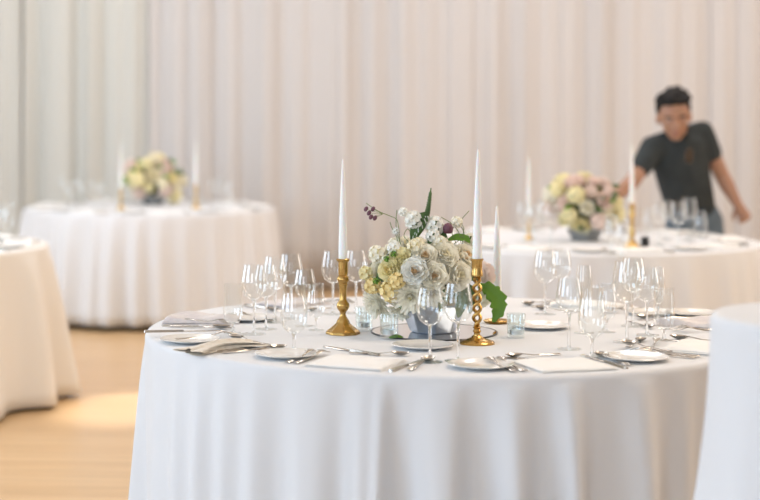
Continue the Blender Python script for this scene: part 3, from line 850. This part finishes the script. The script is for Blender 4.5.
def bg_glasses(lst, where):
    lst = sorted(lst)
    for i, (x, y, kind, s) in enumerate(lst):
        p = P(x, y)
        lab = ('blurred stemmed glass %s, %s from the left' % (where, ORD[i])) if i else 'blurred stemmed glass %s, leftmost' % where
        stamp('bg_'+kind, lambda k=kind: make_glass(k, False), NAMES[kind][0], (p.x, p.y, ZT), 0, lab, NAMES[kind][1], 'glasses '+where, s)
bg_glasses([(523, 243, 'wine', 1), (534, 246, 'wine', 1), (542, 233, 'goblet', 1), (551, 247, 'wine', 1), (611, 254, 'goblet', .95), (622, 257, 'goblet', .9), (648, 244, 'goblet', .95), (659, 246, 'wine', 1.05), (666, 240, 'wine', 1),
            (678, 248, 'wine', 1.1), (689, 241, 'wine', 1.08), (700, 247, 'goblet', .95)], 'on the right background table')
bg_glasses([(64, 207.5, 'wine', 1), (71, 210, 'goblet', 1), (80, 208, 'wine', 1), (95, 210, 'wine', 1), (103, 208, 'goblet', 1), (213, 209, 'wine', 1), (221, 207, 'wine', 1), (229, 210, 'goblet', 1)], 'on the back left table')
bg_glasses([(-9, 240, 'wine', 1), (1, 243, 'wine', 1.02), (7, 240, 'goblet', 1)], 'on the table at the left edge')
def make_bgstick():
    c = empty('candlestick', (0, 0, 0))
    b = MB(); b.lathe([(0, 0), (.045, 0), (.043, .010), (.022, .030), (.010, .045), (.016, .08), (.010, .10), (.011, .15), (.018, .158), (.013, .166), (.014, .21), (.019, .216), (.014, .22), (.0135, .20), (0, .20)], 32)
    b.build('body', 'brass_blur', c)
    return c
for px, py, h, lab in [(632, 249, 1.0, 'tall brass candlestick right of the flowers near the man'), (529, 240, .6, 'short brass candlestick left of the flowers on the right background table'),
                    (196, 209, .8, 'brass candlestick right of the flowers at back left'), (121, 210, .72, 'brass candlestick left of the flowers at back left')]:
    p = P(px, py)
    stamp('bgstick', make_bgstick, 'candlestick', (p.x, p.y, ZT), 0, lab, 'candlestick', 'blurred brass candlesticks', h)
    t = stamp('bgtaper', lambda: make_taper(.31), 'taper_candle', (p.x, p.y, ZT+.2005*h), 0, 'white taper in the '+lab, 'candle', 'blurred white taper candles', 1)
p = P(645, 248); stamp('bgv', lambda: make_votive('black_metal'), 'votive_holder', (p.x, p.y, ZT), 0, 'small dark votive cup beside the tall background candlestick', 'votive', None, .75)
def bg_settings(key, where, n, start):
    c = TABLES[key]
    for i in range(n):
        dg = start+i*360/n; th = R_(dg)
        if key == 'near' and not (20 < dg % 360 < 170): continue
        side = ('front' if math.cos(th) > .35 else 'back' if math.cos(th) < -.35 else 'side')+' '+('left' if math.sin(th) < -.2 else 'right' if math.sin(th) > .2 else 'centre')
        tag_ = '%s, %s of the table, %s clockwise' % (where, side, ORD[i])
        x, y = rimpos(th, .76, c)
        if 'bgn' not in PROTO: PROTO['bgn'] = folded(.20, .16, .014, 'napkin_white', 40, 2, .006); o = PROTO['bgn']
        else: o = copy_tree(PROTO['bgn'])
        o.location = (x, y, ZT); o.rotation_euler = (0, 0, th)
        tag(o, 'white napkin on the '+tag_, 'napkin', 'napkins on the '+where)
        x, y = rimpos(th-.30, .76, c)
        stamp('plate', make_plate, 'bread_plate', (x, y, ZT), 0, 'bread plate on the '+tag_, 'plate', 'plates on the '+where)
        for kd, tg in (('fork', -.14), ('knife', .145)):
            x, y = rimpos(th+tg/.76, .76, c)
            cutlery(kd, x, y, inward(th), 'silver '+kd+' on the '+tag_, group='cutlery on the '+where)
bg_settings('right', 'right background table', 9, 10)
bg_settings('left', 'back left table', 9, 12)
bg_settings('near', 'table at the left edge', 9, 15)

# ------------------------------------------------------------------ the man
def remeshed(b, name, mat, vox, parent, smooth=6, factor=.5):
    o = b.build(name, mat)
    o.data.remesh_voxel_size = vox
    md = o.modifiers.new('r', 'REMESH'); md.mode = 'VOXEL'; md.voxel_size = vox; md.use_smooth_shade = True
    m2 = o.modifiers.new('s', 'SMOOTH'); m2.iterations = smooth; m2.factor = factor
    dg = bpy.context.evaluated_depsgraph_get(); dg.update()
    me = bpy.data.meshes.new_from_object(o.evaluated_get(dg))
    o.modifiers.clear(); old = o.data; o.data = me; bpy.data.meshes.remove(old)
    me.materials.clear()
    me.materials.append(MATS[mat])
    for p_ in me.polygons: p_.use_smooth = True; p_.material_index = 0
    o.parent = parent
    return o
def limb(b, pts, sq=None):
    """pts: [(point, (rx, ry, rz) or r)] chained ellipsoids"""
    for (p0, r0), (p1, r1) in zip(pts[:-1], pts[1:]):
        p0, p1 = Vector(p0), Vector(p1)
        r0 = Vector((r0,)*3) if isinstance(r0, (int, float)) else Vector(r0)
        r1 = Vector((r1,)*3) if isinstance(r1, (int, float)) else Vector(r1)
        n = max(2, int((p1-p0).length/(min(min(r0), min(r1))*.35)))
        for i in range(n+1):
            f = i/n; b.ball(p0.lerp(p1, f), tuple(r0.lerp(r1, f)), 14)
MY_ = 9.38
man = empty('person', (W(697, 200, MY_).x, MY_, 0), 0, 'man with short dark hair in charcoal t-shirt and jeans, leaning over the background table', 'person')
MO = Vector(man.location)
def m(px, py, dy=0): return W(px, py, MY_+dy)-MO
hipL, hipR = m(682, 222, .02), m(706, 222, .02)
hipc = (hipL+hipR)/2
waist = m(690, 206, .02); chest = m(680, 162, -.06); upper = m(679, 143, -.09)
neck = m(677, 131, -.12); headc = m(674, 116, -.19)
sL, sR = m(652, 148, -.12), m(702, 133, -.07)
eL, wL, hL = m(633, 181, -.24), m(612, 200, -.42), m(604, 208, -.47)
eR, wR, hR = m(722, 176, -.03), m(737, 203, -.10), m(742, 212, -.11)
kL, kR = m(676, 0, -.02), m(716, 0, -.02)
kL.z, kR.z = .44, .44
aL, aR = kL.copy(), kR.copy(); aL.z = aR.z = .09; aL.y += .06; aR.y += .06
def hand(b, wr, hd, spread, curl, up, thumb_side):
    """palm, four unequal fingers in two bends, thumb off the side"""
    d = (hd-wr).normalized(); s = d.cross(up).normalized(); n = s.cross(d)
    limb(b, [(wr, .026), (wr+d*.03, .030), (wr+d*.075, .034)])
    for k, L in enumerate((.072, .080, .074, .058)):
        o_ = (k-1.5)*.019
        p0 = wr+d*.085+s*o_; c1, c2 = curl, curl*1.9
        p1 = p0+(d*math.cos(c1)-n*math.sin(c1))*L*.5+s*(k-1.5)*spread
        p2 = p1+(d*math.cos(c2)-n*math.sin(c2))*L*.5
        limb(b, [(p0, .0105), (p1, .0095), (p2, .0078)])
    t0 = wr+d*.035+s*thumb_side*.028; t1 = t0+(d*.6+s*thumb_side*.7-n*.3)*.038; t2 = t1+(d*.85-n*.45)*.028
    limb(b, [(t0, .014), (t1, .011), (t2, .009)])
body = MB()
limb(body, [(hipc, (.145, .095, .09)), (waist, (.130, .085, .08)), (chest, (.150, .098, .11)), (upper, (.150, .090, .07))])
limb(body, [(upper+Vector((0, 0, .03)), .062), (neck, .055), (headc+Vector((.005, .03, -.03)), .056)])
limb(body, [(sL, .055), (eL, .043), (eL.lerp(wL, .3), .044), (wL, .029)]); limb(body, [(sR, .055), (eR, .043), (eR.lerp(wR, .3), .044), (wR, .029)])
limb(body, [(hipL, .088), (kL, .058), (aL, .040)]); limb(body, [(hipR, .088), (kR, .058), (aR, .040)])
limb(body, [(aL, .038), (aL+Vector((0, -.14, -.055)), (.036, .05, .025))]); limb(body, [(aR, .038), (aR+Vector((0, -.14, -.055)), (.036, .05, .025))])
hand(body, wL, hL, .004, .35, Vector((0, -.3, 1)), 1)
hand(body, wR, hR, .0, .95, Vector((.35, .9, .1)), -1)
HR = Euler((R_(17), R_(-4), R_(-8))).to_matrix()   # head bowed, turned a little to the left
HS = 1.13
def h(x, y, z): return headc+HR @ (Vector((x, y, z))*HS)
def hb(b, c, r, n=14): b.ball(h(*c), tuple(q*HS for q in r), n, 0, HR)
hb(body, (0, .012, .022), (.078, .098, .095), 20); hb(body, (0, -.020, -.030), (.062, .070, .075), 20); hb(body, (0, -.045, -.085), (.036, .036, .028))
hb(body, (0, -.028, -.055), (.054, .055, .045)); hb(body, (0, -.082, .018), (.050, .018, .012)); hb(body, (0, -.098, -.030), (.014, .020, .013))
limb(body, [(h(0, -.088, .008), .010), (h(0, -.104, -.026), .012)])
for s in (-1, 1):
    hb(body, (s*.040, -.062, -.022), (.022, .022, .018)); hb(body, (s*.079, .010, -.012), (.010, .020, .032))
hb(body, (0, -.086, -.060), (.024, .012, .010))
bo = remeshed(body, 'body', 'skin', .0062, man, 5)
for s in (-1, 1):
    b = MB(); b.ball((0, 0, 0), .0125, 12); o = b.build('eye', 'eye_shaded', man, loc=h(s*.031, -.0655, 0))
    b = MB(); b.ball((0, 0, 0), .006, 10); b.build('iris', 'dark_lens', o, loc=HR @ Vector((0, -.008, -.004)))
    b = MB(); limb(b, [(h(s*.016, -.094, .020), .0045), (h(s*.034, -.091, .026), .0055), (h(s*.054, -.074, .020), .004)]); b.build('eyebrow', 'hair', man)
b = MB(); b.ball(h(0, -.094, -.0565), (.022, .008, .005), 12, 0, HR); b.ball(h(0, -.092, -.064), (.019, .008, .005), 12, 0, HR); b.build('lips', 'skin_lip', man)
rnd = random.Random(9)
hair = MB(); hb(hair, (0, .034, .046), (.086, .100, .078), 20); hb(hair, (0, .060, .0), (.078, .066, .085), 18)
for s in (-1, 1): hb(hair, (s*.070, .022, .040), (.018, .045, .040))
for i in range(60):
    a = rnd.uniform(0, 2*PI); q = rnd.uniform(0, 1)
    hb(hair, (.074*math.cos(a)*q, .012+.085*math.sin(a)*q, .100+.020*(1-q)+rnd.uniform(-.014, .012)), (rnd.uniform(.014, .026),)*3, 10)
for i in range(9): hb(hair, (-.06+.015*i, -.064+.004*abs(i-4), .096+rnd.uniform(-.006, .010)), (.018, .020, .020), 10)
remeshed(hair, 'hair', 'hair', .0065, man, 2)
sh = MB()
limb(sh, [(m(692, 214, .02), (.160, .112, .045)), (waist, (.150, .108, .08)), (chest, (.168, .118, .11)), (upper, (.160, .105, .072))])
limb(sh, [(sL, .071), (sL.lerp(upper, .5)+Vector((0, 0, .012)), .070), (upper+Vector((0, 0, .015)), .074), (sR.lerp(upper, .5)+Vector((0, 0, .01)), .072), (sR, .071)])
limb(sh, [(sL, .071), (sL.lerp(eL, .58), .062)]); limb(sh, [(sR, .071), (sR.lerp(eR, .46), .062)])
so = remeshed(sh, 't_shirt', 'shirt', .010, man, 6)
b = MB(); limb(b, [(upper+Vector((-.05, -.05, .062)), .014), (upper+Vector((-.03, -.098, .02)), .010), (upper+Vector((.0, -.115, .0)), .009), (upper+Vector((.035, -.098, .025)), .010), (upper+Vector((.055, -.04, .065)), .014)])
remeshed(b, 'neckband', 'shirt', .006, so, 2); 
je = MB()
limb(je, [(hipc+Vector((0, 0, .06)), (.152, .104, .05)), (hipc, (.160, .112, .08))])
limb(je, [(hipL, .100), (kL, .075), (aL, .062)]); limb(je, [(hipR, .100), (kR, .075), (aR, .062)])
remeshed(je, 'jeans', 'jeans', .011, man, 5)
for a_ in (aL, aR):
    b = MB(); limb(b, [(a_+Vector((0, .03, -.045)), (.042, .05, .044)), (a_+Vector((0, -.15, -.055)), (.042, .055, .034))]); remeshed(b, 'shoe', 'shoe', .009, man, 3)
# sunglasses hooked on the neckline
sp_ = MO+upper+Vector((.022, -.137, -.03))
e = empty('sunglasses', sp_, 0, 'folded brown sunglasses hooked in the neck of the grey t-shirt', 'sunglasses')
for s in (0, 1):
    b = MB(); b.ball((0, 0, 0), (.020, .0035, .024), 14); b.build('lens', 'dark_lens', e, loc=(0, 0, -.026-.046*s))
    b = MB(); b.tube([(.021*math.cos(t_/12*2*PI), 0, .025*math.sin(t_/12*2*PI)) for t_ in range(13)], .002, 6); b.build('rim', 'tortoise', e, loc=(0, 0, -.026-.046*s))
b = MB(); b.tube([(.019, 0, .0), (.021, .012, -.05), (.014, .012, -.09)], .0022, 6); b.build('temple', 'tortoise', e); e.scale = (.8, .8, .8)

# ------------------------------------------------------------------ camera
cam = bpy.data.cameras.new('camera'); co = bpy.data.objects.new('camera', cam); COL.objects.link(co)
co.location = (0, 0, EYE); co.rotation_euler = (PI/2, 0, 0)
cam.sensor_width = 36; cam.lens = F/760*36
cam.shift_x = (380-PX)/760; cam.shift_y = -(250-PY)/760
cam.dof.use_dof = True; cam.dof.focus_distance = 4.72; cam.dof.aperture_fstop = 1.85
cam.clip_start = .05; cam.clip_end = 60
sc.camera = co

# ------------------------------------------------------------------ light
def area(name, loc, target, sx, sy, power, col, spread=180):
    l = bpy.data.lights.new(name, 'AREA'); l.shape = 'RECTANGLE'; l.size = sx; l.size_y = sy; l.energy = power; l.color = col; l.spread = R_(spread)
    o = bpy.data.objects.new(name, l); COL.objects.link(o); o.location = loc
    o.rotation_euler = (Vector(target)-Vector(loc)).to_track_quat('-Z', 'Y').to_euler()
    return o
COOL = (.54, .75, 1.0); WARM = (.98, .96, .98)
area('daylight_window_1', (-3.2, Y0+.12, 2.0), (-3.2, 5, 2.0), 3.3, 2.7, 140, (.76, .86, 1.0))
area('daylight_window_2', (1.6, Y0+.12, 2.0), (1.6, 5, 2.0), 3.3, 2.7, 28, COOL)
area('daylight_window_3', (X0+.12, 1.5, 2.0), (5, 1.5, 2.0), 3.5, 2.7, 225, COOL)
area('daylight_window_4', (X0+.12, 8.0, 2.0), (5, 8.6, 2.0), 3.5, 2.7, 190, (.70, .84, 1.0))
area('right_fill_5', (X1-.12, 8.0, 2.0), (0, 9.0, 2.0), 3.5, 2.7, 130, (1.0, .92, .84))  # added warm side light from the right, source unseen
for i, (x, y, p_) in enumerate([(2.2, 5.2, 72), (2.0, 9.5, 40), (-1.5, 9.0, 60), (-1.5, 11.6, 24), (5.0, 11.0, 60), (1.5, 11.6, 24), (6.2, 6.0, 75)]):
    area('ceiling_fill_%d' % i, (x, y, H-.1), (x, y, 0), 1.2, 1.2, p_, (1.0, .86, .70) if y < 7 else WARM)  # unseen overhead lamps, added and laid out to shape the shading
# added narrow spot, stands in for the patch of window light on the boards
s_ = bpy.data.lights.new('added_floor_spot', 'SPOT'); s_.energy = 2000; s_.spot_size = R_(7.5); s_.spot_blend = .8; s_.shadow_soft_size = .05; s_.color = (1, .95, .85)
so_ = bpy.data.objects.new('added_floor_spot', s_); COL.objects.link(so_); so_.location = (0.4, 12.2, 4.25)
so_.rotation_euler = (Vector((-.72, 7.85, 0))-Vector(so_.location)).to_track_quat('-Z', 'Y').to_euler()

w = bpy.data.worlds.new('world'); sc.world = w; w.use_nodes = True
bg = w.node_tree.nodes['Background']; bg.inputs[0].default_value = (.8, .9, 1, 1); bg.inputs[1].default_value = 1.0
sc.view_settings.view_transform = 'Standard'; sc.view_settings.look = 'None'; sc.view_settings.gamma = 1; sc.view_settings.use_curve_mapping = False
sc.view_settings.exposure = -0.07
sc.cycles.transparent_max_bounces = 48; sc.cycles.max_bounces = 10; sc.cycles.use_denoising = True
